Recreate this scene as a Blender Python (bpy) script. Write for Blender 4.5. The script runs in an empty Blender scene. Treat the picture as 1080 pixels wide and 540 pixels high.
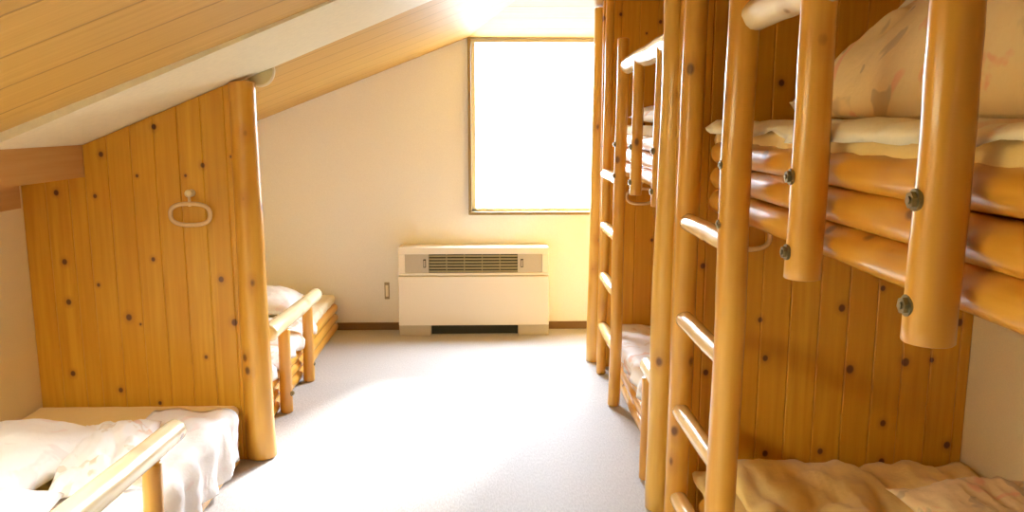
import bpy, bmesh, math, random
from mathutils import Vector, Matrix, noise
C = bpy.context.scene.collection
R = random.Random(7)
PI = math.pi
KX, KZ = 0.387, 2.131                      # left roof slope  z = KZ + KX*x
def zroof(x, y): return min(KZ + KX*x, 2.069 + 0.13*(5.81-y))
Y_BACK, X_LEFT, X_RIGHT, Y_FRONT = 5.81, -1.985, 1.76, -3.4

# ------------------------------------------------------------------ objects
def link(name, bm, mat, parent=None, smooth=True):
    me = bpy.data.meshes.new(name)
    bmesh.ops.recalc_face_normals(bm, faces=bm.faces[:])
    for f in bm.faces: f.smooth = smooth
    bm.to_mesh(me); bm.free()
    me.materials.append(mat)
    o = bpy.data.objects.new(name, me); C.objects.link(o)
    if parent: o.parent = parent
    return o
def tag(o, label, cat, group=None):
    o['label'] = label; o['category'] = cat
    if group: o['group'] = group
    return o
def thing(name, label, cat, loc=(0, 0, 0), group=None):
    o = bpy.data.objects.new(name, None); C.objects.link(o); o.location = loc
    o.empty_display_size = .1
    return tag(o, label, cat, group)
def struct(name, bm, mat, parent=None, smooth=False):
    o = link(name, bm, mat, parent, smooth)
    o['kind'] = 'structure'
    return o
def shift(bm, loc):
    bmesh.ops.translate(bm, verts=bm.verts[:], vec=-Vector(loc)); return bm

# ------------------------------------------------------------------ shapes
def box(bm, a, b, bevel=0.0, seg=2):
    t = bmesh.new(); bmesh.ops.create_cube(t, size=1)
    for v in t.verts:
        v.co = Vector([a[i] + (v.co[i]+.5)*(b[i]-a[i]) for i in range(3)])
    if bevel: bmesh.ops.bevel(t, geom=t.edges[:], offset=bevel, segments=seg, profile=.5, affect='EDGES')
    me = bpy.data.meshes.new('t'); t.to_mesh(me); t.free(); bm.from_mesh(me); bpy.data.meshes.remove(me)
    return bm
def slab(bm, pts, dz):
    lo = [bm.verts.new(p) for p in pts]; hi = [bm.verts.new((p[0], p[1], p[2]+dz)) for p in pts]
    bm.faces.new(lo); bm.faces.new(hi[::-1]); n = len(pts)
    for i in range(n): bm.faces.new((lo[i], lo[(i+1) % n], hi[(i+1) % n], hi[i]))
    return bm
def log(bm, p0, p1, r0, r1=None, seed=0, rough=.05, bend=.006, end=.6, nr=26, ns=18, flat=None):
    """A peeled log: tapering, slightly crooked, with rounded ends."""
    p0, p1 = Vector(p0), Vector(p1); r1 = r0 if r1 is None else r1
    ax = (p1-p0); L = ax.length; ax.normalize()
    u = ax.orthogonal().normalized(); w = ax.cross(u)
    ts = []
    e = end*r0/L
    for k in range(5): ts.append((e*(1-math.cos(k/4*PI/2)), math.sqrt(max(0, 1-(1-(1-math.cos(k/4*PI/2)))**2)) if end else 1))
    rings = []
    for k in range(5):
        a = k/4*PI/2
        rings.append((e*(1-math.cos(a)), .45+.55*math.sin(a)))
    for k in range(1, nr): rings.append((e+(1-2*e)*k/nr, 1))
    for k in range(4, -1, -1):
        a = k/4*PI/2
        rings.append((1-e*(1-math.cos(a)), .45+.55*math.sin(a)))
    prev = None; first = None
    for t, s in rings:
        c = p0 + ax*(L*t)
        off = Vector((noise.noise(Vector((seed*3.1, t*L*1.7, 0))), noise.noise(Vector((seed*5.7+9, t*L*1.7, 4))), 0))*bend
        c = c + u*off.x + w*off.y
        r = (r0+(r1-r0)*t)*s
        ring = []
        for k in range(ns):
            a = 2*PI*k/ns
            d = u*math.cos(a) + w*math.sin(a)
            q = 1 + rough*noise.noise(Vector((math.cos(a)*1.3+seed*7.3, math.sin(a)*1.3, t*L*4.5))) \
                  + rough*.6*noise.noise(Vector((math.cos(a)*3+seed*2.3, math.sin(a)*3, t*L*14)))
            ring.append(bm.verts.new(c + d*r*q))
        if prev:
            for k in range(ns): bm.faces.new((prev[k], prev[(k+1) % ns], ring[(k+1) % ns], ring[k]))
        else: first = ring
        prev = ring
    bm.faces.new(first[::-1]); bm.faces.new(prev)
    return bm
def cyl(bm, p0, p1, r, ns=20, r1=None):
    p0, p1 = Vector(p0), Vector(p1); ax = (p1-p0).normalized(); u = ax.orthogonal().normalized(); w = ax.cross(u)
    r1 = r if r1 is None else r1
    A = [bm.verts.new(p0+(u*math.cos(2*PI*k/ns)+w*math.sin(2*PI*k/ns))*r) for k in range(ns)]
    B = [bm.verts.new(p1+(u*math.cos(2*PI*k/ns)+w*math.sin(2*PI*k/ns))*r1) for k in range(ns)]
    for k in range(ns): bm.faces.new((A[k], A[(k+1) % ns], B[(k+1) % ns], B[k]))
    bm.faces.new(A[::-1]); bm.faces.new(B)
    return bm
def ringtube(bm, pts, r, ns=10):
    """A closed tube along a loop of points."""
    n = len(pts); rows = []
    for i in range(n):
        p = Vector(pts[i]); t = (Vector(pts[(i+1) % n])-Vector(pts[i-1])).normalized()
        up = Vector((0, 1, 0)); s = t.cross(up).normalized()
        rows.append([bm.verts.new(p+(s*math.cos(2*PI*k/ns)+up*math.sin(2*PI*k/ns))*r) for k in range(ns)])
    for i in range(n):
        a, b = rows[i], rows[(i+1) % n]
        for k in range(ns): bm.faces.new((a[k], a[(k+1) % ns], b[(k+1) % ns], b[k]))
    return bm
def grid_pair(bm, nu, nv, top, bot):
    """Closed soft solid from an upper and a lower surface over the unit square."""
    T, B = {}, {}
    for i in range(nu+1):
        for j in range(nv+1):
            u, v = 2*i/nu-1, 2*j/nv-1
            T[i, j] = bm.verts.new(top(u, v))
            edge = i in (0, nu) or j in (0, nv)
            B[i, j] = T[i, j] if edge else bm.verts.new(bot(u, v))
    for i in range(nu):
        for j in range(nv):
            bm.faces.new((T[i, j], T[i+1, j], T[i+1, j+1], T[i, j+1]))
            q = (B[i, j+1], B[i+1, j+1], B[i+1, j], B[i, j])
            bm.faces.new(q)
    return bm
def pillow(bm, c, w, d, h, rot=0, seed=0, wr=.012, low=.25, puff=2.6, tilt=0, nu=36, nv=30, bl=1, extra=None):
    c = Vector(c); ca, sa = math.cos(rot), math.sin(rot)
    def place(u, v, z):
        k = 1-.05*(1-abs(u)**2)*abs(v)**4-.05*(1-abs(v)**2)*abs(u)**4
        x, y = u*w/2*k, v*d/2*k
        z += tilt*x
        return c+Vector((x*ca-y*sa, x*sa+y*ca, z))
    def prof(u, v): return max(0, 1-abs(u)**puff)**.55*max(0, 1-abs(v)**puff)**.55
    def n(u, v):
        return wr*(noise.noise(Vector((u*2.6+seed, v*2.6, seed*1.7)))+.6*noise.noise(Vector((u*6+seed, v*5, seed)))+.35*noise.noise(Vector((u*13+seed, v*9, seed*3))))
    ex = extra or (lambda u, v: 0)
    top = lambda u, v: place(u, v, h*low+(h*(1-low)+ex(u, v))*prof(u, v)+n(u, v)*(.35+.65*prof(u, v)))
    bot = lambda u, v: place(u, v, h*low*(1-prof(u, v))*bl)
    return grid_pair(bm, nu, nv, top, bot)
def mattress(bm, x0, x1, y0, y1, z0, z1, seed=0, wr=.008, r=.028):
    """A thin futon: soft slab with rounded, pleated sides."""
    w, d, h = x1-x0, y1-y0, z1-z0; cx, cy, cz = (x0+x1)/2, (y0+y1)/2, (z0+z1)/2
    nu, nv, nk = 26, 52, 8
    rings = []
    per = []                                                   # perimeter points with outward normals
    for i in range(nu): per.append((x0+w*i/nu, y0, 0, -1))
    for j in range(nv): per.append((x1, y0+d*j/nv, 1, 0))
    for i in range(nu): per.append((x1-w*i/nu, y1, 0, 1))
    for j in range(nv): per.append((x0, y1-d*j/nv, -1, 0))
    N = len(per)
    def nz(x, y): return wr*(noise.noise(Vector((x*3+seed, y*3, seed)))+.5*noise.noise(Vector((x*8, y*7+seed, seed*2))))
    T = {}
    def tp(i, j): return (x0+w*i/nu, y0+d*j/nv)
    def idx(i, j):
        if j == 0 and i < nu: return i
        if i == nu and j < nv: return nu+j
        if j == nv and i > 0: return nu+nv+(nu-i)
        return nu+nv+nu+(nv-j)
    cols = []
    for k in range(nk+1):
        a = -PI/2+PI*k/nk
        row = []
        for (px, py, nx, ny) in per:
            ins = r*(1-math.cos(a))
            pl = .005*math.sin(px*42+py*42+seed)*math.cos(a)
            sx = px-(px-cx)/abs(w/2)*ins*1 + nx*pl
            sy = py-(py-cy)/abs(d/2)*ins*1 + ny*pl
            z = cz+h/2*math.sin(a)
            if k == nk: z += nz(px, py)
            row.append(bm.verts.new((sx, sy, z)))
        cols.append(row)
    for k in range(nk):
        for m in range(N):
            bm.faces.new((cols[k][m], cols[k][(m+1) % N], cols[k+1][(m+1) % N], cols[k+1][m]))
    bm.faces.new(cols[0])
    for i in range(nu+1):
        for j in range(nv+1):
            if i in (0, nu) or j in (0, nv): T[i, j] = cols[nk][idx(i, j) % N]
            else:
                x, y = tp(i, j)
                x = cx+(x-cx)*(1-2*r/w); y = cy+(y-cy)*(1-2*r/d)
                T[i, j] = bm.verts.new((x, y, z1+nz(x, y)))
    for i in range(nu):
        for j in range(nv): bm.faces.new((T[i, j], T[i+1, j], T[i+1, j+1], T[i, j+1]))
    return bm
def drape(bm, xb, xf, drop, y0, y1, z, seed=0, wr=.01, th=.012, side=1, hem=.02):
    """A cover lying at height z from x=xb to the mattress edge x=xf and hanging over it by drop."""
    sgn = 1 if xf > xb else -1
    Lt = abs(xf-xb); nu, nv = 44, 70; rad = .03
    def f(u, v):
        s = (u+1)/2; y = y0+(y1-y0)*(v+1)/2
        tot = Lt+drop+hem*noise.noise(Vector((y*5+seed, 2, seed)))
        l = s*tot
        a0 = Lt-rad
        if l < a0: x, zz, nx, nzv = l, 0, 0, 1
        elif l < a0+rad*PI/2:
            a = (l-a0)/rad; x, zz, nx, nzv = a0+rad*math.sin(a), -rad*(1-math.cos(a)), math.sin(a), math.cos(a)
        else: x, zz, nx, nzv = a0+rad, -rad-(l-a0-rad*PI/2), 1, 0
        n = wr*(abs(noise.noise(Vector((l*4+seed, y*4, seed))))*1.6+.7*noise.noise(Vector((l*10, y*8+seed, seed*2)))+.3*noise.noise(Vector((l*21, y*19+seed, seed))))
        n += wr*.9*math.sin(y*33+seed+3*noise.noise(Vector((y*3, seed, 0))))*nx
        y += .02*noise.noise(Vector((l*5, seed, v*2)))*abs(v)
        return Vector((xb+sgn*(x+nx*(n+th)), y, z+zz+nzv*(n+th))), Vector((sgn*nx, 0, nzv))
    return grid_pair(bm, nu, nv, lambda u, v: f(u, v)[0], lambda u, v: f(u, v)[0]-f(u, v)[1]*th)

# ------------------------------------------------------------------ materials
def mat(name):
    m = bpy.data.materials.new(name); m.use_nodes = True
    nt = m.node_tree; return m, nt, nt.nodes['Principled BSDF']
def N(nt, t, **kw):
    n = nt.nodes.new(t)
    for k, v in kw.items():
        if k.startswith('i_'): n.inputs[k[2:].replace('_', ' ')].default_value = v
        else: setattr(n, k, v)
    return n
def L(nt, a, b): nt.links.new(a, b)
def math_n(nt, op, a, b=None, c=None):
    n = nt.nodes.new('ShaderNodeMath'); n.operation = op
    for i, v in enumerate((a, b, c)):
        if v is None: continue
        if isinstance(v, (int, float)): n.inputs[i].default_value = v
        else: nt.links.new(v, n.inputs[i])
    return n.outputs[0]
def mixc(nt, fac, a, b, blend='MIX'):
    n = nt.nodes.new('ShaderNodeMix'); n.data_type = 'RGBA'; n.blend_type = blend
    for i, v in ((0, fac), (6, a), (7, b)):
        if isinstance(v, (int, float)): n.inputs[i].default_value = v
        elif isinstance(v, tuple): n.inputs[i].default_value = (*v, 1)
        else: nt.links.new(v, n.inputs[i])
    return n.outputs[2]
def ramp(nt, fac, a, b):
    n = nt.nodes.new('ShaderNodeMapRange'); n.inputs[1].default_value = a; n.inputs[2].default_value = b; n.clamp = True
    nt.links.new(fac, n.inputs[0]); return n.outputs[0]
def plain(name, col, rough=.5, spec=.5, metal=0, bump=0, bscale=200):
    m, nt, p = mat(name)
    p.inputs['Base Color'].default_value = (*col, 1); p.inputs['Roughness'].default_value = rough
    p.inputs['Metallic'].default_value = metal; p.inputs['Specular IOR Level'].default_value = spec
    tc = N(nt, 'ShaderNodeTexCoord'); nz = N(nt, 'ShaderNodeTexNoise'); nz.inputs['Scale'].default_value = bscale
    L(nt, tc.outputs['Object'], nz.inputs['Vector'])
    c = mixc(nt, ramp(nt, nz.outputs['Fac'], .3, .7), tuple(x*.96 for x in col), tuple(min(1, x*1.03) for x in col))
    L(nt, c, p.inputs['Base Color'])
    if bump:
        b = N(nt, 'ShaderNodeBump'); b.inputs['Strength'].default_value = bump; b.inputs['Distance'].default_value = .002
        L(nt, nz.outputs['Fac'], b.inputs['Height']); L(nt, b.outputs[0], p.inputs['Normal'])
    return m
def log_wood(name, axis, light=(.80, .45, .07), dark=(.70, .33, .032), rough=.3, coat=.5):
    m, nt, p = mat(name)
    tc = N(nt, 'ShaderNodeTexCoord'); oi = N(nt, 'ShaderNodeObjectInfo')
    off = N(nt, 'ShaderNodeVectorMath', operation='SCALE'); off.inputs[3].default_value = 17
    cmb = N(nt, 'ShaderNodeCombineXYZ')
    for k in range(3): L(nt, oi.outputs['Random'], cmb.inputs[k])
    L(nt, cmb.outputs[0], off.inputs[0])
    ad = N(nt, 'ShaderNodeVectorMath', operation='ADD'); L(nt, tc.outputs['Object'], ad.inputs[0]); L(nt, off.outputs[0], ad.inputs[1])
    def mapped(across, along):
        mp = N(nt, 'ShaderNodeMapping'); s = [across]*3; s[axis] = along
        mp.inputs['Scale'].default_value = s; L(nt, ad.outputs[0], mp.inputs['Vector']); return mp.outputs[0]
    g = N(nt, 'ShaderNodeTexNoise'); g.inputs['Scale'].default_value = 1; g.inputs['Detail'].default_value = 5
    L(nt, mapped(34, 2.2), g.inputs['Vector'])
    b = N(nt, 'ShaderNodeTexNoise'); b.inputs['Scale'].default_value = 1; L(nt, mapped(9, 1.6), b.inputs['Vector'])
    c = mixc(nt, ramp(nt, g.outputs['Fac'], .35, .68), light, dark)
    c = mixc(nt, ramp(nt, b.outputs['Fac'], .42, .75), c, tuple(x*.86 for x in dark))
    v = N(nt, 'ShaderNodeTexVoronoi'); v.inputs['Scale'].default_value = 1; L(nt, mapped(8, 5.5), v.inputs['Vector'])
    kn = ramp(nt, v.outputs['Distance'], .13, .07)
    halo = ramp(nt, v.outputs['Distance'], .34, .10)
    c = mixc(nt, math_n(nt, 'MULTIPLY', halo, .45), c, (.50, .19, .035))
    c = mixc(nt, math_n(nt, 'MULTIPLY', kn, .85), c, (.13, .045, .015))
    L(nt, c, p.inputs['Base Color'])
    p.inputs['Roughness'].default_value = rough; p.inputs['Coat Weight'].default_value = coat; p.inputs['Coat Roughness'].default_value = .16
    bp = N(nt, 'ShaderNodeBump'); bp.inputs['Strength'].default_value = .25; bp.inputs['Distance'].default_value = .004
    h = math_n(nt, 'ADD', b.outputs['Fac'], math_n(nt, 'MULTIPLY', g.outputs['Fac'], .25))
    L(nt, h, bp.inputs['Height']); L(nt, bp.outputs[0], p.inputs['Normal']); L(nt, bp.outputs[0], p.inputs['Coat Normal'])
    return m
def board_wood(name, pitch, across=0, along=2, x0=0, light=(.72, .38, .028), dark=(.60, .27, .012), groove=0, knots=1, rough=.38, coat=.25, kscale=4.6):
    """Tongue and groove pine: tone changes from board to board, grain along, small dark knots."""
    m, nt, p = mat(name)
    tc = N(nt, 'ShaderNodeTexCoord'); sep = N(nt, 'ShaderNodeSeparateXYZ'); L(nt, tc.outputs['Object'], sep.inputs[0])
    X, A = sep.outputs[across], sep.outputs[along]
    q = math_n(nt, 'DIVIDE', math_n(nt, 'SUBTRACT', X, x0), pitch)
    idx = math_n(nt, 'FLOOR', q)
    wn = N(nt, 'ShaderNodeTexWhiteNoise'); wn.noise_dimensions = '1D'; L(nt, idx, wn.inputs['W'])
    cv = N(nt, 'ShaderNodeCombineXYZ')
    L(nt, math_n(nt, 'MULTIPLY', X, 45), cv.inputs[0]); L(nt, math_n(nt, 'MULTIPLY_ADD', A, 2.0, math_n(nt, 'MULTIPLY', wn.outputs['Value'], 40)), cv.inputs[1])
    g = N(nt, 'ShaderNodeTexNoise'); g.inputs['Scale'].default_value = 1; g.inputs['Detail'].default_value = 4; L(nt, cv.outputs[0], g.inputs['Vector'])
    c = mixc(nt, ramp(nt, g.outputs['Fac'], .35, .7), light, dark)
    c = mixc(nt, math_n(nt, 'MULTIPLY', wn.outputs['Value'], .55), c, dark)
    if knots:
        kv = N(nt, 'ShaderNodeCombineXYZ'); L(nt, X, kv.inputs[0]); L(nt, math_n(nt, 'MULTIPLY', A, .85), kv.inputs[1])
        v = N(nt, 'ShaderNodeTexVoronoi'); v.voronoi_dimensions = '2D'; v.inputs['Scale'].default_value = kscale; L(nt, kv.outputs[0], v.inputs['Vector'])
        sc = N(nt, 'ShaderNodeSeparateColor'); L(nt, v.outputs['Color'], sc.inputs[0])
        rad = math_n(nt, 'MULTIPLY_ADD', sc.outputs[0], .045, .022)
        d = math_n(nt, 'DIVIDE', v.outputs['Distance'], rad)
        c = mixc(nt, math_n(nt, 'MULTIPLY', ramp(nt, d, 2.6, 1.0), .4), c, (.36, .12, .015))
        c = mixc(nt, math_n(nt, 'MULTIPLY', ramp(nt, d, 1.15, .75), .9), c, (.10, .03, .01))
    if groove:
        fr = math_n(nt, 'FRACT', q)
        e = math_n(nt, 'MINIMUM', fr, math_n(nt, 'SUBTRACT', 1, fr))
        gr = ramp(nt, e, groove, groove*.35)
        c = mixc(nt, math_n(nt, 'MULTIPLY', gr, .6), c, tuple(x*.35 for x in dark))
        bp = N(nt, 'ShaderNodeBump'); bp.inputs['Strength'].default_value = .6; bp.inputs['Distance'].default_value = .004; bp.invert = True
        L(nt, gr, bp.inputs['Height']); L(nt, bp.outputs[0], p.inputs['Normal'])
    L(nt, c, p.inputs['Base Color']); p.inputs['Roughness'].default_value = rough
    p.inputs['Coat Weight'].default_value = coat; p.inputs['Coat Roughness'].default_value = .25
    return m
def fabric(name, base, spots=None, sscale=9, thr=.56, rough=.85, wave=0, spots2=None):
    m, nt, p = mat(name)
    tc = N(nt, 'ShaderNodeTexCoord')
    c = base
    if spots:
        n1 = N(nt, 'ShaderNodeTexNoise'); n1.inputs['Scale'].default_value = sscale; n1.inputs['Detail'].default_value = 3; n1.inputs['Distortion'].default_value = 1.2
        L(nt, tc.outputs['Object'], n1.inputs['Vector'])
        c = mixc(nt, ramp(nt, n1.outputs['Fac'], thr, thr+.05), c, spots)
        if spots2:
            mp = N(nt, 'ShaderNodeMapping'); mp.inputs['Location'].default_value = (3.3, 7.1, 1.9); L(nt, tc.outputs['Object'], mp.inputs['Vector'])
            n2 = N(nt, 'ShaderNodeTexNoise'); n2.inputs['Scale'].default_value = sscale*1.25; n2.inputs['Distortion'].default_value = 1.5
            L(nt, mp.outputs[0], n2.inputs['Vector'])
            c = mixc(nt, ramp(nt, n2.outputs['Fac'], thr+.03, thr+.07), c, spots2)
    w = N(nt, 'ShaderNodeTexNoise'); w.inputs['Scale'].default_value = 26; w.inputs['Detail'].default_value = 4; L(nt, tc.outputs['Object'], w.inputs['Vector'])
    if isinstance(c, tuple): p.inputs['Base Color'].default_value = (*c, 1)
    else: L(nt, c, p.inputs['Base Color'])
    bp = N(nt, 'ShaderNodeBump'); bp.inputs['Strength'].default_value = .35; bp.inputs['Distance'].default_value = .012
    L(nt, w.outputs['Fac'], bp.inputs['Height']); L(nt, bp.outputs[0], p.inputs['Normal'])
    p.inputs['Roughness'].default_value = rough; p.inputs['Sheen Weight'].default_value = .2
    return m
def emitter(name, col, strength):
    m, nt, p = mat(name)
    nt.nodes.remove(p); e = N(nt, 'ShaderNodeEmission'); e.inputs[0].default_value = (*col, 1); e.inputs[1].default_value = strength
    L(nt, e.outputs[0], nt.nodes['Material Output'].inputs[0]); return m

SKY, GROUND, SUN = 33.0, 3.0, 8.5
M = {}
M['log_y'] = log_wood('peeled_log_lengthwise', 1)
M['log_z'] = log_wood('peeled_log_upright', 2)
M['panel'] = board_wood('pine_boards', .1, x0=-1.985)
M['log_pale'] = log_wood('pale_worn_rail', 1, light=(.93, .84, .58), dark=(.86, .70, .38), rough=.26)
M['rung'] = log_wood('worn_rung', 1, light=(.88, .66, .32), dark=(.76, .44, .12), rough=.22)
M['ceiling'] = board_wood('ceiling_boards', .27, across=1, along=0, x0=5.81, light=(.63, .39, .095), dark=(.53, .305, .055), groove=.028, knots=0, rough=.5, coat=.1)
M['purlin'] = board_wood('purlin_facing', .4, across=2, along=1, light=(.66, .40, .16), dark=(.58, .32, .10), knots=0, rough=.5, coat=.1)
M['beam'] = plain('cream_painted_beam', (.82, .76, .54), .45, bscale=40)
M['wall'] = plain('cream_wallpaper', (.92, .94, .93), .85, .2, bump=.3, bscale=260)
M['wall_side'] = plain('cream_wallpaper_warm_bounce', (.86, .74, .44), .85, .2, bump=.3, bscale=260)  # warm light bounced off the wood is mixed into the side-wall colour
M['base'] = plain('brown_skirting', (.20, .11, .035), .5)
M['floor'] = None
M['white_metal'] = plain('ivory_enamel', (.86, .81, .68), .35)
M['grey_metal'] = plain('grey_beige_panel', (.52, .47, .36), .4)
M['louvre'] = plain('louvre_blades', (.36, .31, .16), .45)
M['dark'] = plain('dark_recess', (.035, .035, .018), .8)
M['steel'] = plain('zinc_bolt', (.30, .27, .16), .35, metal=.8)
M['brown_frame'] = plain('bronze_window_frame', (.30, .22, .09), .4)
M['light_frame'] = plain('cream_window_sash', (.78, .72, .52), .4)
M['plastic'] = plain('cream_plastic', (.85, .72, .42), .35)
M['ring'] = plain('translucent_ring', (.74, .52, .27), .25)
M['dish'] = plain('cream_dish', (.62, .56, .30), .5)
M['plate'] = plain('switch_brown', (.35, .30, .20), .4)
M['yellow'] = fabric('pale_yellow_cotton', (.84, .62, .22))
M['cream'] = fabric('cream_printed_cotton', (.90, .80, .56), (.84, .62, .38), 7, .60)
M['white'] = fabric('white_cotton', (.92, .90, .88), (.90, .80, .78), 6, .60)
M['print'] = fabric('white_print_cotton', (.92, .89, .85), (.86, .62, .48), 6, .60, spots2=(.80, .70, .58))
M['peach'] = fabric('peach_print_cotton', (.86, .66, .34), (.86, .48, .26), 4.5, .58, spots2=(.62, .47, .26))
M['slat'] = board_wood('bed_deck', .12, across=1, along=0, knots=0)
def glass():
    m, nt, p = mat('hazy_window_glass'); nt.nodes.remove(p)
    tr = N(nt, 'ShaderNodeBsdfTransparent'); tl = N(nt, 'ShaderNodeBsdfTranslucent'); gl = N(nt, 'ShaderNodeBsdfGlossy'); gl.inputs['Roughness'].default_value = .05
    tl.inputs[0].default_value = (.95, .95, .93, 1); tr.inputs[0].default_value = (.97, .97, .96, 1)
    a = N(nt, 'ShaderNodeMixShader'); a.inputs[0].default_value = .04; L(nt, tr.outputs[0], a.inputs[1]); L(nt, tl.outputs[0], a.inputs[2])
    c = N(nt, 'ShaderNodeMixShader'); c.inputs[0].default_value = .05; L(nt, a.outputs[0], c.inputs[1]); L(nt, gl.outputs[0], c.inputs[2])
    L(nt, c.outputs[0], nt.nodes['Material Output'].inputs[0]); return m
M['pane'] = glass()
M['pane_fill'] = emitter('front_fill_glow', (1.0, .88, .70), .3)  # dim glow added as fill from behind the camera
M['pane_roof_fill'] = emitter('added_roof_glow', (.97, 1.0, .98), 23)  # added glow that brightens the near left bed
def floor_mat():
    m, nt, p = mat('grey_loop_carpet')
    tc = N(nt, 'ShaderNodeTexCoord')
    n = N(nt, 'ShaderNodeTexNoise'); n.inputs['Scale'].default_value = 90; n.inputs['Detail'].default_value = 4
    mp = N(nt, 'ShaderNodeMapping'); mp.inputs['Scale'].default_value = (1.6, .5, 1); L(nt, tc.outputs['Object'], mp.inputs['Vector']); L(nt, mp.outputs[0], n.inputs['Vector'])
    n2 = N(nt, 'ShaderNodeTexNoise'); n2.inputs['Scale'].default_value = 5; L(nt, tc.outputs['Object'], n2.inputs['Vector'])
    c = mixc(nt, ramp(nt, n.outputs['Fac'], .3, .7), (.43, .41, .39), (.54, .52, .50))
    c = mixc(nt, math_n(nt, 'MULTIPLY', ramp(nt, n2.outputs['Fac'], .4, .7), .25), c, (.44, .42, .40))
    L(nt, c, p.inputs['Base Color']); p.inputs['Roughness'].default_value = .6; p.inputs['Specular IOR Level'].default_value = .15
    bp = N(nt, 'ShaderNodeBump'); bp.inputs['Strength'].default_value = .5; bp.inputs['Distance'].default_value = .003
    L(nt, n.outputs['Fac'], bp.inputs['Height']); L(nt, bp.outputs[0], p.inputs['Normal'])
    return m
M['floor'] = floor_mat()

# ------------------------------------------------------------------ the room
struct('floor', box(bmesh.new(), (X_LEFT-.1, Y_FRONT-.1, -.08), (X_RIGHT+.1, Y_BACK+.1, 0)), M['floor'])
WX0, WX1, WZ0, WZ1 = -.155, .98, .842, 2.075
b = bmesh.new()
box(b, (X_LEFT-.1, Y_BACK, 0), (WX0, Y_BACK+.12, 3.2)); box(b, (WX1, Y_BACK, 0), (X_RIGHT+.1, Y_BACK+.12, 3.2))
box(b, (WX0, Y_BACK, 0), (WX1, Y_BACK+.12, WZ0)); box(b, (WX0, Y_BACK, WZ1), (WX1, Y_BACK+.12, 3.2))
struct('wall_back', b, M['wall'])
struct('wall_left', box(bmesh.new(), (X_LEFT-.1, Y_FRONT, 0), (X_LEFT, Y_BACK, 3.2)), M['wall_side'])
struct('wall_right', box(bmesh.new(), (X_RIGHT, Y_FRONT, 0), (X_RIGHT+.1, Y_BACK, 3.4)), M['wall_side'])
FX0, FX1, FZ0, FZ1 = -.55, .75, 1.15, 2.15
b = bmesh.new()
box(b, (X_LEFT-.1, Y_FRONT-.12, 0), (FX0, Y_FRONT, 3.4)); box(b, (FX1, Y_FRONT-.12, 0), (X_RIGHT+.1, Y_FRONT, 3.4))
box(b, (FX0, Y_FRONT-.12, 0), (FX1, Y_FRONT, FZ0)); box(b, (FX0, Y_FRONT-.12, FZ1), (FX1, Y_FRONT, 3.4))
struct('wall_front', b, M['wall'])
# ceiling: a board-clad slope on the left that breaks into a gently tilted part by the window
kx = lambda y: (2.069+.13*(Y_BACK-y)-KZ)/KX
yk = Y_BACK-(KZ+KX*X_RIGHT-2.069)/.13
ZR = lambda x: KZ+KX*x
b = bmesh.new()
yk2 = max(yk, Y_FRONT)
SX0, SX1, SY0, SY1 = -1.64, -1.10, .35, 1.57          # opening of the added roof window
def slope(xa, xb, ya, yb, off, th):
    fx = lambda v, y: kx(y) if v is None else v
    slab(b, [(xa, ya, ZR(xa)+off), (fx(xb, ya), ya, ZR(fx(xb, ya))+off), (fx(xb, yb), yb, ZR(fx(xb, yb))+off), (xa, yb, ZR(xa)+off)], th)
for ymax, off, th in ((Y_BACK, 0, .06), (3.2, -.030, .05)):
    slope(X_LEFT-.1, None, Y_FRONT, SY0, off, th); slope(X_LEFT-.1, None, SY1, ymax, off, th)
    slope(X_LEFT-.1, SX0, SY0, SY1, off, th); slope(SX1, None, SY0, SY1, off, th)
slab(b, [(kx(Y_FRONT), Y_FRONT, ZR(kx(Y_FRONT))), (X_RIGHT+.1, Y_FRONT, 2.069+.13*(Y_BACK-Y_FRONT)), (X_RIGHT+.1, Y_BACK, 2.069), (kx(Y_BACK), Y_BACK, 2.069)], .06)
struct('ceiling', b, M['ceiling'])
# cream beam along the slope over the left partition
b = bmesh.new()
P = []
for x in (-1.9, .55): P.append((x, KZ-.049+(KX+.022)*(x+1.0)-KX))
lo = [(P[0][0], 2.82, P[0][1]), (P[1][0], 2.82, P[1][1]), (P[1][0], 3.58, P[1][1]), (P[0][0], 3.58, P[0][1])]
slab(b, lo, .075)
struct('trim_1', b, M['beam'])
# board-faced purlin along the left wall, and a tan band on the wall beneath it
b = bmesh.new(); box(b, (X_LEFT, Y_FRONT, 1.268), (-1.715, 3.60, 1.50)); struct('trim_2', b, M['purlin'])
b = bmesh.new(); box(b, (X_LEFT, Y_FRONT, 1.14), (X_LEFT+.012, 3.47, 1.268)); struct('wall_band', b, M['purlin'])
b = bmesh.new(); box(b, (X_LEFT, Y_BACK-.012, 0), (X_RIGHT, Y_BACK, .055), .003); struct('baseboard_back', b, M['base'])

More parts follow.
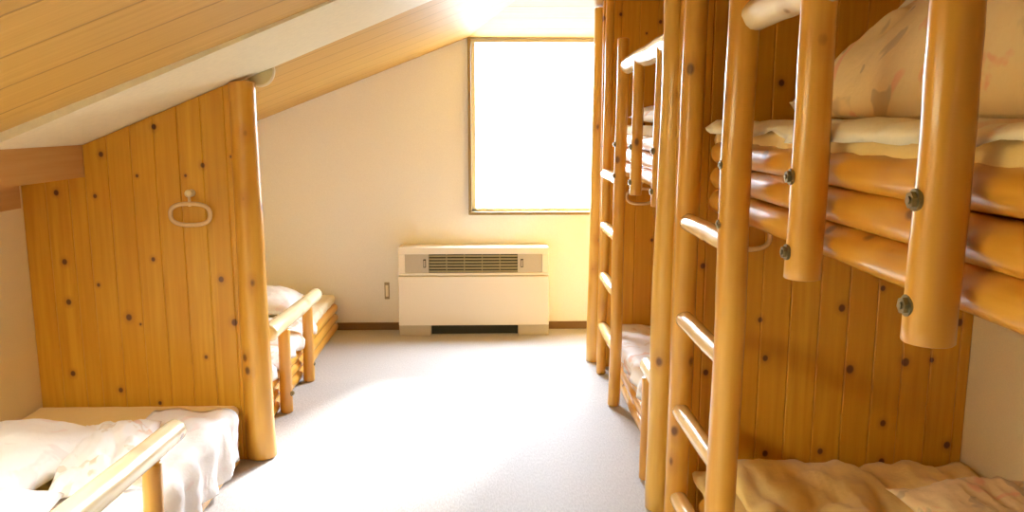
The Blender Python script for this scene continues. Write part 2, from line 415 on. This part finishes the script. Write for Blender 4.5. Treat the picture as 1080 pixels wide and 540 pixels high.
# window_1: bronze frame, cream sash, frosted pane glowing with daylight
w = bpy.data.objects.new('window_1', None); C.objects.link(w); w.location = ((WX0+WX1)/2, Y_BACK, WZ0); w['kind'] = 'structure'
def winpart(name, boxes, m, bev=.003):
    b = bmesh.new()
    for a, c in boxes: box(b, a, c, bev)
    o = link(name, shift(b, w.location), m, w, False); return o
winpart('window_frame', [((WX0, Y_BACK-.03, WZ0), (WX0+.022, Y_BACK+.10, WZ1)), ((WX1-.022, Y_BACK-.03, WZ0), (WX1, Y_BACK+.10, WZ1)),
                         ((WX0, Y_BACK-.035, WZ0), (WX1, Y_BACK+.10, WZ0+.022)), ((WX0, Y_BACK-.02, WZ1-.012), (WX1, Y_BACK+.10, WZ1))], M['brown_frame'])
winpart('window_sash', [((WX0+.022, Y_BACK+.01, WZ0+.022), (WX0+.052, Y_BACK+.07, WZ1-.012)), ((WX1-.052, Y_BACK+.01, WZ0+.022), (WX1-.022, Y_BACK+.07, WZ1-.012)),
                        ((WX0+.022, Y_BACK+.01, WZ0+.022), (WX1-.022, Y_BACK+.07, WZ0+.045)), ((WX0+.022, Y_BACK+.0, WZ1-.035), (WX1-.022, Y_BACK+.07, WZ1-.012))], M['light_frame'])
winpart('window_pane', [((WX0+.05, Y_BACK+.04, WZ0+.04), (WX1-.05, Y_BACK+.046, WZ1-.03))], M['pane'], 0)
w2 = bpy.data.objects.new('fill_window', None); C.objects.link(w2); w2.location = ((FX0+FX1)/2, Y_FRONT, FZ0); w2['kind'] = 'structure'  # unseen front window, added as a weak warm fill light
def win2(name, boxes, m):
    b = bmesh.new()
    for a, c in boxes: box(b, a, c)
    return link(name, shift(b, w2.location), m, w2, False)
win2('window_frame', [((FX0, Y_FRONT-.1, FZ0), (FX0+.04, Y_FRONT+.02, FZ1)), ((FX1-.04, Y_FRONT-.1, FZ0), (FX1, Y_FRONT+.02, FZ1)),
                      ((FX0, Y_FRONT-.1, FZ0), (FX1, Y_FRONT+.02, FZ0+.04)), ((FX0, Y_FRONT-.1, FZ1-.04), (FX1, Y_FRONT+.02, FZ1))], M['brown_frame'])
win2('window_pane', [((FX0+.03, Y_FRONT-.06, FZ0+.03), (FX1-.03, Y_FRONT-.054, FZ1-.03))], M['pane_fill'])

# added_roof_window: roof window added to light the near left bed, atop a white shaft
zt = lambda x: KZ-.030+KX*x
w3 = bpy.data.objects.new('added_roof_window', None); C.objects.link(w3); w3.location = ((SX0+SX1)/2, (SY0+SY1)/2, zt((SX0+SX1)/2)); w3['kind'] = 'structure'
def rim(o, wd, z0, th):
    for xa, xb, ya, yb in ((SX0-wd, SX0+o, SY0-wd, SY1+wd), (SX1-o, SX1+wd, SY0-wd, SY1+wd), (SX0+o, SX1-o, SY0-wd, SY0+o), (SX0+o, SX1-o, SY1-o, SY1+wd)):
        slab(b, [(xa, ya, zt(xa)+z0), (xb, ya, zt(xb)+z0), (xb, yb, zt(xb)+z0), (xa, yb, zt(xa)+z0)], th)
b = bmesh.new(); rim(.0, .09, -.02, .02); link('window_frame', shift(b, w3.location), M['light_frame'], w3, False)
b = bmesh.new(); rim(.012, .03, .0, .34); link('window_shaft', shift(b, w3.location), M['light_frame'], w3, False)  # deep shaft keeps the added light off the right bunks
b = bmesh.new(); slab(b, [(SX0, SY0, zt(SX0)+.30), (SX1, SY0, zt(SX1)+.30), (SX1, SY1, zt(SX1)+.30), (SX0, SY1, zt(SX0)+.30)], .006)
link('window_pane', shift(b, w3.location), M['pane_roof_fill'], w3, False)

# ------------------------------------------------------------------ partitions
def board(bm, xa, xb, y0, y1, z0, ta, tb, c=.004):
    """One upright board with chamfered long edges, top sloping from ta to tb."""
    pr = [(xa, y0+c), (xa+c, y0), (xb-c, y0), (xb, y0+c), (xb, y1-c), (xb-c, y1), (xa+c, y1), (xa, y1-c)]
    zt = lambda x: ta+(tb-ta)*(x-xa)/(xb-xa)
    lo = [bm.verts.new((x, y, z0)) for x, y in pr]; hi = [bm.verts.new((x, y, zt(x))) for x, y in pr]
    bm.faces.new(lo); bm.faces.new(hi[::-1])
    for i in range(8): bm.faces.new((lo[i], lo[(i+1) % 8], hi[(i+1) % 8], hi[i]))
LP = thing('partition', 'orange pine board partition on the left, stepped around the purlin', 'partition', (-1.1, 3.53, 0))
b = bmesh.new(); x = X_LEFT
while x < -1.09:
    xe = min(x+.1, -1.075)
    if x < -1.72-.03: xe = min(xe, -1.715) if xe > -1.72 else xe
    if xe <= -1.71: board(b, x, xe, 3.50, 3.56, 0, 1.267, 1.267)
    else: board(b, x, xe, 3.50, 3.56, 0, KZ-.052+(KX+.022)*(x+1)-KX, KZ-.052+(KX+.022)*(xe+1)-KX)
    x = xe
link('board_panel', shift(b, LP.location), M['panel'], LP, False)
b = bmesh.new(); log(b, (-1.04, 3.53, 0), (-1.045, 3.53, KZ-.068-KX*1.045+.01), .066, .056, 3, end=.15, rough=.04)
link('corner_post', shift(b, LP.location), M['log_z'], LP)

M['log_z2'] = log_wood('peeled_log_pale', 2, light=(.85, .53, .10), dark=(.76, .42, .055))
XR = .665
def right_partition(yp, ypost, label, seed):
    p = thing('partition', label, 'partition', (XR, yp, 0))
    b = bmesh.new(); x = .66
    while x < X_RIGHT-.01:
        xe = min(x+.106, X_RIGHT); board(b, x, xe, yp, yp+.06, 0, zroof(x, yp)-.004, zroof(xe, yp)-.004); x = xe
    link('board_panel', shift(b, p.location), M['panel_right'], p, False)
    b = bmesh.new(); log(b, (XR-.012, ypost, 0), (XR+.006, ypost, zroof(XR, ypost)-.012), .052, .048, seed, end=.1, rough=.06)
    link('corner_post', shift(b, p.location), M['log_z2'], p)
    return p
M['panel_right'] = board_wood('pine_boards_right', .106, x0=.66-XR)
M['panel'].node_tree  # left boards use local coordinates of their own
NP = right_partition(2.85, 2.985, 'orange pine board partition behind the near bunk and its ladder', 11)
FP = right_partition(4.86, 4.985, 'far pine board partition on the right, beside the window', 12)

# ------------------------------------------------------------------ hand rings on the partitions
def hand_ring(x, y, z, label, sc=1):
    t = thing('hand_ring', label, 'ring', (x, y, z), 'oval rings on the partitions')
    b = bmesh.new(); cyl(b, (0, 0, .088), (0, -.012, .088), .016*sc); cyl(b, (0, -.012, .088), (0, -.034, .088), .010*sc); 
    s = bmesh.new(); bmesh.ops.create_uvsphere(s, u_segments=18, v_segments=12, radius=.017*sc)
    bmesh.ops.translate(s, verts=s.verts[:], vec=(0, -.036, .088)); me = bpy.data.meshes.new('t'); s.to_mesh(me); s.free(); b.from_mesh(me); bpy.data.meshes.remove(me)
    link('knob', b, M['plastic'], t)
    b = bmesh.new(); cyl(b, (0, -.034, .092), (0, -.034, .034), .006)
    link('hook', b, M['plastic'], t)
    pts = []
    for k in range(40):
        a = 2*PI*k/40; ca, sa = math.cos(a), math.sin(a)
        pts.append((.083*math.copysign(abs(ca)**.75, ca), -.034-.012*sa*0, .045*math.copysign(abs(sa)**.75, sa)))
    b = bmesh.new(); ringtube(b, pts, .0095)
    link('ring', b, M['ring'], t)
hand_ring(-1.27, 3.50, 1.112, 'cream oval hand ring hooked on the left pine partition')
hand_ring(.90, 2.85, 1.10, 'oval hand ring on the near bunk partition, half hidden by the ladder')
hand_ring(.895, 4.86, 1.06, 'small oval hand ring on the far partition beside the window')
# ------------------------------------------------------------------ round fitting behind the beam
t = thing('wall_fitting', 'round cream fitting on the beam beside the left post', 'fitting', (-.985, 3.58, 1.712))
b = bmesh.new(); cyl(b, (0, 0, 0), (0, .02, 0), .058, 36); link('dish', b, M['dish'], t, False)
b = bmesh.new(); ringtube(b, [(.060*math.cos(2*PI*k/40), .012, .060*math.sin(2*PI*k/40)) for k in range(40)], .008); link('rim', b, M['beam'], t)

# ------------------------------------------------------------------ heater under the window
H = thing('convector_heater', 'wide ivory floor heater with a slatted top grille under the window', 'heater', (-.12, 5.71, 0))
hx0, hx1, hy0, hy1 = -.65, .41, 5.62, 5.80
def hp(name, boxes, m, bev=.004, parent=H, smooth=False):
    b = bmesh.new()
    for a, c in boxes: box(b, a, c, bev)
    return link(name, shift(b, H.location), m, parent, smooth)
hp('front_panel', [((hx0, hy0, .075), (hx1, hy1, .428))], M['white_metal'], .006)
hp('upper_casing', [((hx0+.004, hy0+.006, .436), (hx1-.004, hy1, .452)), ((hx0+.004, hy0+.006, .584), (hx1-.004, hy1, .632)), ((hx0+.004, hy0+.006, .452), (hx0+.05, hy1, .584)), ((hx1-.05, hy0+.006, .452), (hx1-.004, hy1, .584)), ((hx0+.01, hy0+.03, .425), (hx1-.01, hy1, .60))], M['white_metal'], .004)
for xa, xb in ((hx0+.05, -.433), (.188, hx1-.05)):
    o = hp('end_panel', [((xa, hy0+.012, .452), (xb, hy0+.05, .584))], M['grey_metal'], .002)
    xc = xb-.03 if xb < 0 else xa+.03
    o2 = hp('latch', [((xc-.009, hy0+.004, .490), (xc+.009, hy0+.016, .548))], M['dark'], .002, H)
    hp('latch_button', [((xc-.006, hy0, .496), (xc+.006, hy0+.008, .542))], M['grey_metal'], .002, o2)
    o2.parent = o; 
hp('grille', [((-.433, hy0+.018, .452), (.188, hy0+.045, .584))], M['dark'], 0)
gl = [o for o in H.children if o.name.startswith('grille')][0]
for k in range(6):
    z = .458+k*.0215
    hp('louvre', [((-.431, hy0+.006, z), (.186, hy0+.022, z+.011))], M['louvre'], .001, gl)
for k in range(4):
    x = -.433+(k+1)*.1242
    hp('grille_bar', [((x-.003, hy0+.004, .452), (x+.003, hy0+.014, .584))], M['louvre'], .001, gl)
hp('foot', [((hx0, hy0+.012, 0), (-.425, hy1-.01, .075))], M['grey_metal'])
hp('foot', [((.192, hy0+.012, 0), (hx1, hy1-.01, .075))], M['grey_metal'])
hp('gap_block', [((-.425, hy0+.06, .0), (.192, hy1-.02, .075))], M['dark'], 0)  # near-black block filling the gap between the feet
# switch plate on the wall left of the heater
S = thing('wall_switch', 'narrow brown-framed wall switch left of the heater', 'switch', (-.752, Y_BACK, .29))
b = bmesh.new(); box(b, (-.018, -.008, -.062), (.018, 0, .062), .003); link('plate', b, M['plate'], S, False)
b = bmesh.new(); box(b, (-.010, -.013, -.042), (.010, -.006, .042), .003); link('rocker', b, M['white_metal'], S, False)

# ------------------------------------------------------------------ beds
def bolt(parent, root, p, d=-1):
    b = bmesh.new()
    cyl(b, (p[0]-d*.03, p[1], p[2]), (p[0]+d*.012, p[1], p[2]), .006, 12)
    cyl(b, (p[0], p[1], p[2]), (p[0]+d*.009, p[1], p[2]), .013, 6)
    cyl(b, (p[0]-d*.004, p[1], p[2]), (p[0]+d*.002, p[1], p[2]), .017, 16)
    link('bolt', shift(b, root.location), M['steel'], parent, False)
def part_log(root, name, p0, p1, r0, r1, seed, m, **kw):
    b = bmesh.new(); log(b, p0, p1, r0, r1, seed, **kw); return link(name, shift(b, root.location), m, root)
def left_bed(y0, y1, posts, rail, label, seed):
    t = thing('platform_bed', label, 'bed', (-1.5, (y0+y1)/2, 0), 'log beds along the left wall')
    for k in range(3):
        part_log(t, 'front_log', (-1.138, y0, .036+k*.069), (-1.138, y1, .036+k*.069), .036, .034, seed+k, M['log_y'], end=.8)
    b = bmesh.new()
    box(b, (X_LEFT+.005, y0+.02, .13), (-1.17, y1-.02, .20), .004)
    for y in (y0+.05, (y0+y1)/2, y1-.09): box(b, (X_LEFT+.005, y, 0), (-1.18, y+.05, .13))
    link('deck', shift(b, t.location), M['slat'], t, False)
    for y in posts:
        o = part_log(t, 'rail_post', (-1.068, y, 0), (-1.062, y, .452), .033, .030, seed+9+y, M['log_z'], end=.3)
        bolt(o, t, (-1.037, y, .105), 1); o.children[0].location = (0, 0, 0)
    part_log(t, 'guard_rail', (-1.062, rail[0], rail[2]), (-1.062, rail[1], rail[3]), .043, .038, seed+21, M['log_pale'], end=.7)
    return t
left_bed(3.60, 5.79, (4.10, 4.62), (3.80, 4.90, .497, .462), 'low log platform bed in the far left corner', 31)
left_bed(1.10, 3.44, (1.93, 2.44), (1.70, 2.66, .532, .475), 'low log platform bed in the near left foreground', 41)

def bunk(dy, low_posts, low_rail, rail_end, label, seed, end_y, br=.038):
    """Double-deck log bunk; dy shifts it along the room."""
    y1, y0 = 2.66+dy, end_y
    t = thing('bunk_bed', label, 'bunk bed', (1.2, (y0+y1)/2, 0), 'log bunk beds along the right wall')
    for k in range(3):
        part_log(t, 'upper_log', (.752, y0, 1.243+k*.079), (.752, y1, 1.243+k*.079), .0405, .0385, seed+k, M['log_y'], end=.9)
        part_log(t, 'lower_log', (.752, y0, .036+k*.069), (.752, y1, .036+k*.069), .036, .034, seed+5+k, M['log_y'], end=.9)
    b = bmesh.new(); box(b, (.79, y0+.02, 1.33), (X_RIGHT-.005, y1+.18, 1.40), .004); 
    for x in (.86, 1.25, 1.66): box(b, (x, y0+.02, 1.25), (x+.05, y1+.18, 1.33))
    link('upper_deck', shift(b, t.location), M['slat'], t, False)
    b = bmesh.new(); box(b, (.79, y0+.02, .12), (X_RIGHT-.005, y1+.18, .19), .004)
    for y in (y0+.1, y1-.1): box(b, (.80, y, 0), (X_RIGHT-.01, y+.05, .12))
    link('lower_deck', shift(b, t.location), M['slat'], t, False)
    for k, y in enumerate((1.70+dy, 1.19+dy)):
        o = part_log(t, 'baluster', (XR, y, 1.165), (XR+.004, y, 1.80), br, br-.002, seed+12+k, M['log_z'], end=.12, rough=.06)
        for z in (1.385, 1.225): bolt(o, t, (XR-br+.002, y, z))
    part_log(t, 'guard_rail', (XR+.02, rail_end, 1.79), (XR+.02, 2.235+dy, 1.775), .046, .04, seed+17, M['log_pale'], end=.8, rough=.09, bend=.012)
    for y in low_posts:
        part_log(t, 'lower_rail_post', (XR-.008, y, 0), (XR-.008, y, .45), .031, .029, seed+19+y, M['log_z'], end=.3)
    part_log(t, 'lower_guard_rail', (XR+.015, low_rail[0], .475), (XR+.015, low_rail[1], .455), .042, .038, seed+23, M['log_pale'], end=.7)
    return t
bunk(0, (1.12, .60), (.42, 1.40), .35, 'near log bunk bed in the right foreground, bolted balusters on its upper deck', 51, .40)
bunk(2.02, (3.25, 2.98), (2.94, 3.42), 3.06, 'far log bunk bed beyond the first right-hand partition', 71, 3.02, .027)

def ladder(ys, rungs, label, seed, top, ra=.041, rb=.043):
    t = thing('bunk_ladder', label, 'ladder', (XR, (ys[0]+ys[1])/2, 0), 'log ladders of the bunk beds')
    a = part_log(t, 'side_rail', (XR-.004, ys[0], 0), (XR+.014, ys[0], zroof(XR, ys[0])-.02), ra, ra-.004, seed, M['log_z'], end=.2, rough=.05)
    c = part_log(t, 'side_rail', (XR-.012, ys[1], 0), (XR+.0, ys[1], top), rb, rb-.003, seed+1, M['log_z'], end=.3, rough=.05)
    for o, y in ((c, ys[1]),):
        for z in (1.385, 1.225): bolt(o, t, (XR-rb+.001, y, z))
    for k, z in enumerate(rungs):
        part_log(t, 'rung', (XR, ys[0]-.02, z), (XR, ys[1]+.02, z), .031, .029, seed+3+k, M['rung'], end=.3, rough=.07, nr=14)
    return t
ladder((2.735, 2.18), (1.165, .83, .50, .175), 'varnished log ladder in the right foreground up to the near bunk', 91, 1.93)
ladder((4.72, 4.16), (1.20, .90, .60, .30), 'log ladder at the far bunk, beside the window', 101, 1.91, .028, .032)

# ------------------------------------------------------------------ bedding
def soft(name, bm, m, label, cat, group=None, loc=None):
    if loc: shift(bm, loc)
    o = link(name, bm, m)
    if loc: o.location = loc
    return tag(o, label, cat, group)
def mat_obj(x0, x1, y0, y1, z0, z1, m, label, seed):
    b = bmesh.new(); mattress(b, x0, x1, y0, y1, z0, z1, seed)
    return soft('mattress', b, m, label, 'mattress', 'thin mattresses on the log beds', ((x0+x1)/2, (y0+y1)/2, z0))
# left beds
mat_obj(-1.975, -1.11, 1.15, 3.46, .205, .275, M['yellow'], 'pale yellow mattress on the near left bed, bare by the partition', 1)
mat_obj(-1.975, -1.12, 3.64, 5.77, .205, .275, M['cream'], 'cream mattress on the far left bed', 2)
b = bmesh.new(); drape(b, -1.42, -1.092, .20, 1.3, 3.33, .282, 3, wr=.018, hem=.02)
soft('bed_sheet', b, M['white'], 'crumpled white sheet over the front edge of the near left bed', 'sheet', None, (-1.25, 2.4, .28))
b = bmesh.new(); pillow(b, (-1.70, 2.72, .285), .52, .58, .15, -.15, 5, low=.3)
soft('pillow', b, M['white'], 'plump white pillow against the wall on the near left bed, farther one', 'pillow', 'pillows on the near left bed', (-1.70, 2.72, .285))
b = bmesh.new(); pillow(b, (-1.58, 2.16, .285), .56, .54, .15, .2, 8, low=.3)
soft('pillow', b, M['white'], 'white pillow in the bottom left corner of the picture, nearest one', 'pillow', 'pillows on the near left bed', (-1.58, 2.16, .285))
b = bmesh.new(); pillow(b, (-1.36, 2.78, .292), .30, .62, .085, .3, 13, wr=.022, low=.4, puff=4)
soft('quilt', b, M['print'], 'rumpled white and pink printed quilt between pillows on the near left bed', 'quilt', None, (-1.36, 2.78, .292))
b = bmesh.new(); pillow(b, (-1.48, 5.22, .283), .46, .50, .15, .1, 17, low=.3)
soft('pillow', b, M['white'], 'white pillow on the far left bed near the back wall', 'pillow', None, (-1.48, 5.22, .283))
b = bmesh.new(); drape(b, -1.95, -1.115, .05, 3.75, 4.90, .283, 21, wr=.022, th=.016, hem=.03)
soft('quilt', b, M['print'], 'white printed quilt spread over the far left bed', 'quilt', None, (-1.5, 4.3, .28))
# near bunk, upper deck
mat_obj(.735, X_RIGHT-.02, .45, 2.68, 1.405, 1.475, M['yellow'], 'yellow mattress on the upper deck of the near bunk', 4)
b = bmesh.new(); drape(b, X_RIGHT-.03, .725, .012, .45, 2.70, 1.482, 27, wr=.012, th=.012, hem=.03)
soft('bed_sheet', b, M['cream'], 'cream sheet over the yellow mattress of the near upper bunk', 'sheet', None, (1.25, 1.6, 1.48))
b = bmesh.new(); pillow(b, (1.27, 1.42, 1.492), .88, 1.56, .36, .05, 33, wr=.05, low=.16, puff=3.4, nu=70, nv=96, bl=.5,
       extra=lambda u, v: -.06*math.exp(-((v-.42+.22*u)/.07)**2)-.04*math.exp(-((v-.05-.3*u)/.06)**2)-.035*math.exp(-((u+.2-.2*v)/.08)**2))
soft('quilt', b, M['peach'], 'thick puffy peach and cream quilt heaped on the near upper bunk', 'quilt', None, (1.27, 1.42, 1.492))
b = bmesh.new(); pillow(b, (1.35, 1.72, 1.845), .62, .90, .13, 0, 63, wr=.02, low=.35)
for v in b.verts: v.co.z -= .40*((v.co.x-1.35)**2+(v.co.y-1.72)**2)          # it sags over the heap below
soft('pillow', b, M['cream'], 'cream pillow lying on top of the heaped quilt on the near upper bunk', 'pillow', None, (1.35, 1.72, 1.845))
# near bunk, lower deck
mat_obj(.735, X_RIGHT-.02, .45, 2.82, .195, .235, M['yellow'], 'yellow mattress on the lower deck of the near bunk', 6)
b = bmesh.new(); pillow(b, (1.26, 2.0, .24), .92, 1.56, .08, .0, 39, wr=.06, low=.4, puff=5, nu=50, nv=60)
soft('quilt', b, M['yellow'], 'wrinkled pale yellow quilt on the lower deck of the near bunk', 'quilt', None, (1.26, 2.0, .24))
b = bmesh.new(); pillow(b, (1.47, 1.96, .34), .46, .80, .10, .05, 58, wr=.03, low=.4, puff=4)
soft('quilt', b, M['peach'], 'peach printed quilt by the wall on the lower deck of the near bunk', 'quilt', None, (1.47, 1.96, .34))
# far bunk
mat_obj(.735, X_RIGHT-.02, 3.03, 4.80, 1.405, 1.475, M['cream'], 'cream mattress on the upper deck of the far bunk', 7)
b = bmesh.new(); pillow(b, (1.20, 4.15, 1.485), .84, 1.1, .10, 0, 43, wr=.02, low=.4, puff=5)
soft('quilt', b, M['print'], 'printed quilt folded on the upper deck of the far bunk', 'quilt', None, (1.20, 4.15, 1.485))
mat_obj(.735, X_RIGHT-.02, 3.03, 4.80, .195, .255, M['cream'], 'cream mattress on the lower deck of the far bunk', 9)
b = bmesh.new(); drape(b, X_RIGHT-.03, .728, .05, 3.05, 4.80, .262, 47, wr=.016, th=.014, hem=.02)
soft('quilt', b, M['print'], 'pale printed quilt spread on the lower deck of the far bunk', 'quilt', None, (1.25, 3.9, .26))

# ------------------------------------------------------------------ camera, world, look
cam = bpy.data.cameras.new('camera'); co = bpy.data.objects.new('camera', cam); C.objects.link(co)
f = 860.0; vx, vy = 517.0, 128.0
cam.sensor_width = 36; cam.lens = f/1080*36; cam.clip_start = .02
pitch = math.atan((270-vy)/f); yaw = math.atan((540-vx)/math.hypot(f, 270-vy))
co.location = (0, 0, 1.5)
co.rotation_euler = (PI/2-pitch, 0, -yaw)
bpy.context.scene.camera = co
wd = bpy.data.worlds.new('world'); bpy.context.scene.world = wd; wd.use_nodes = True
nt = wd.node_tree; bg = nt.nodes['Background']
tc = N(nt, 'ShaderNodeTexCoord'); sp = N(nt, 'ShaderNodeSeparateXYZ'); L(nt, tc.outputs['Generated'], sp.inputs[0])
L(nt, mixc(nt, ramp(nt, sp.outputs[2], -.06, .0), (.90, .95, 1.0), (.80, .93, 1.12)), bg.inputs[0])
up = math_n(nt, 'MULTIPLY_ADD', ramp(nt, sp.outputs[2], -.02, .2), SKY-GROUND, GROUND)
L(nt, up, bg.inputs[1])
sun = bpy.data.lights.new('sun', 'SUN'); sun.energy = SUN; sun.angle = math.radians(8); sun.color = (.98, .98, 1.0)
so = bpy.data.objects.new('sun', sun); C.objects.link(so); so.location = (3, 12, 8)
so.rotation_euler = Vector((-.43, -1, -.70)).to_track_quat('-Z', 'Y').to_euler()
pl = bpy.data.lights.new('window_portal', 'AREA'); pl.shape = 'RECTANGLE'; pl.size = WX1-WX0; pl.size_y = WZ1-WZ0; pl.cycles.is_portal = True
po = bpy.data.objects.new('window_portal', pl); C.objects.link(po); po.location = ((WX0+WX1)/2, Y_BACK+.13, (WZ0+WZ1)/2); po.rotation_euler = (-PI/2, 0, 0)
sc = bpy.context.scene
sc.view_settings.view_transform = 'Standard'; sc.view_settings.look = 'None'; sc.view_settings.gamma = 1
sc.view_settings.exposure = 0.97; sc.view_settings.use_curve_mapping = False
sc.cycles.max_bounces = 12; sc.cycles.diffuse_bounces = 8; sc.cycles.use_denoising = True
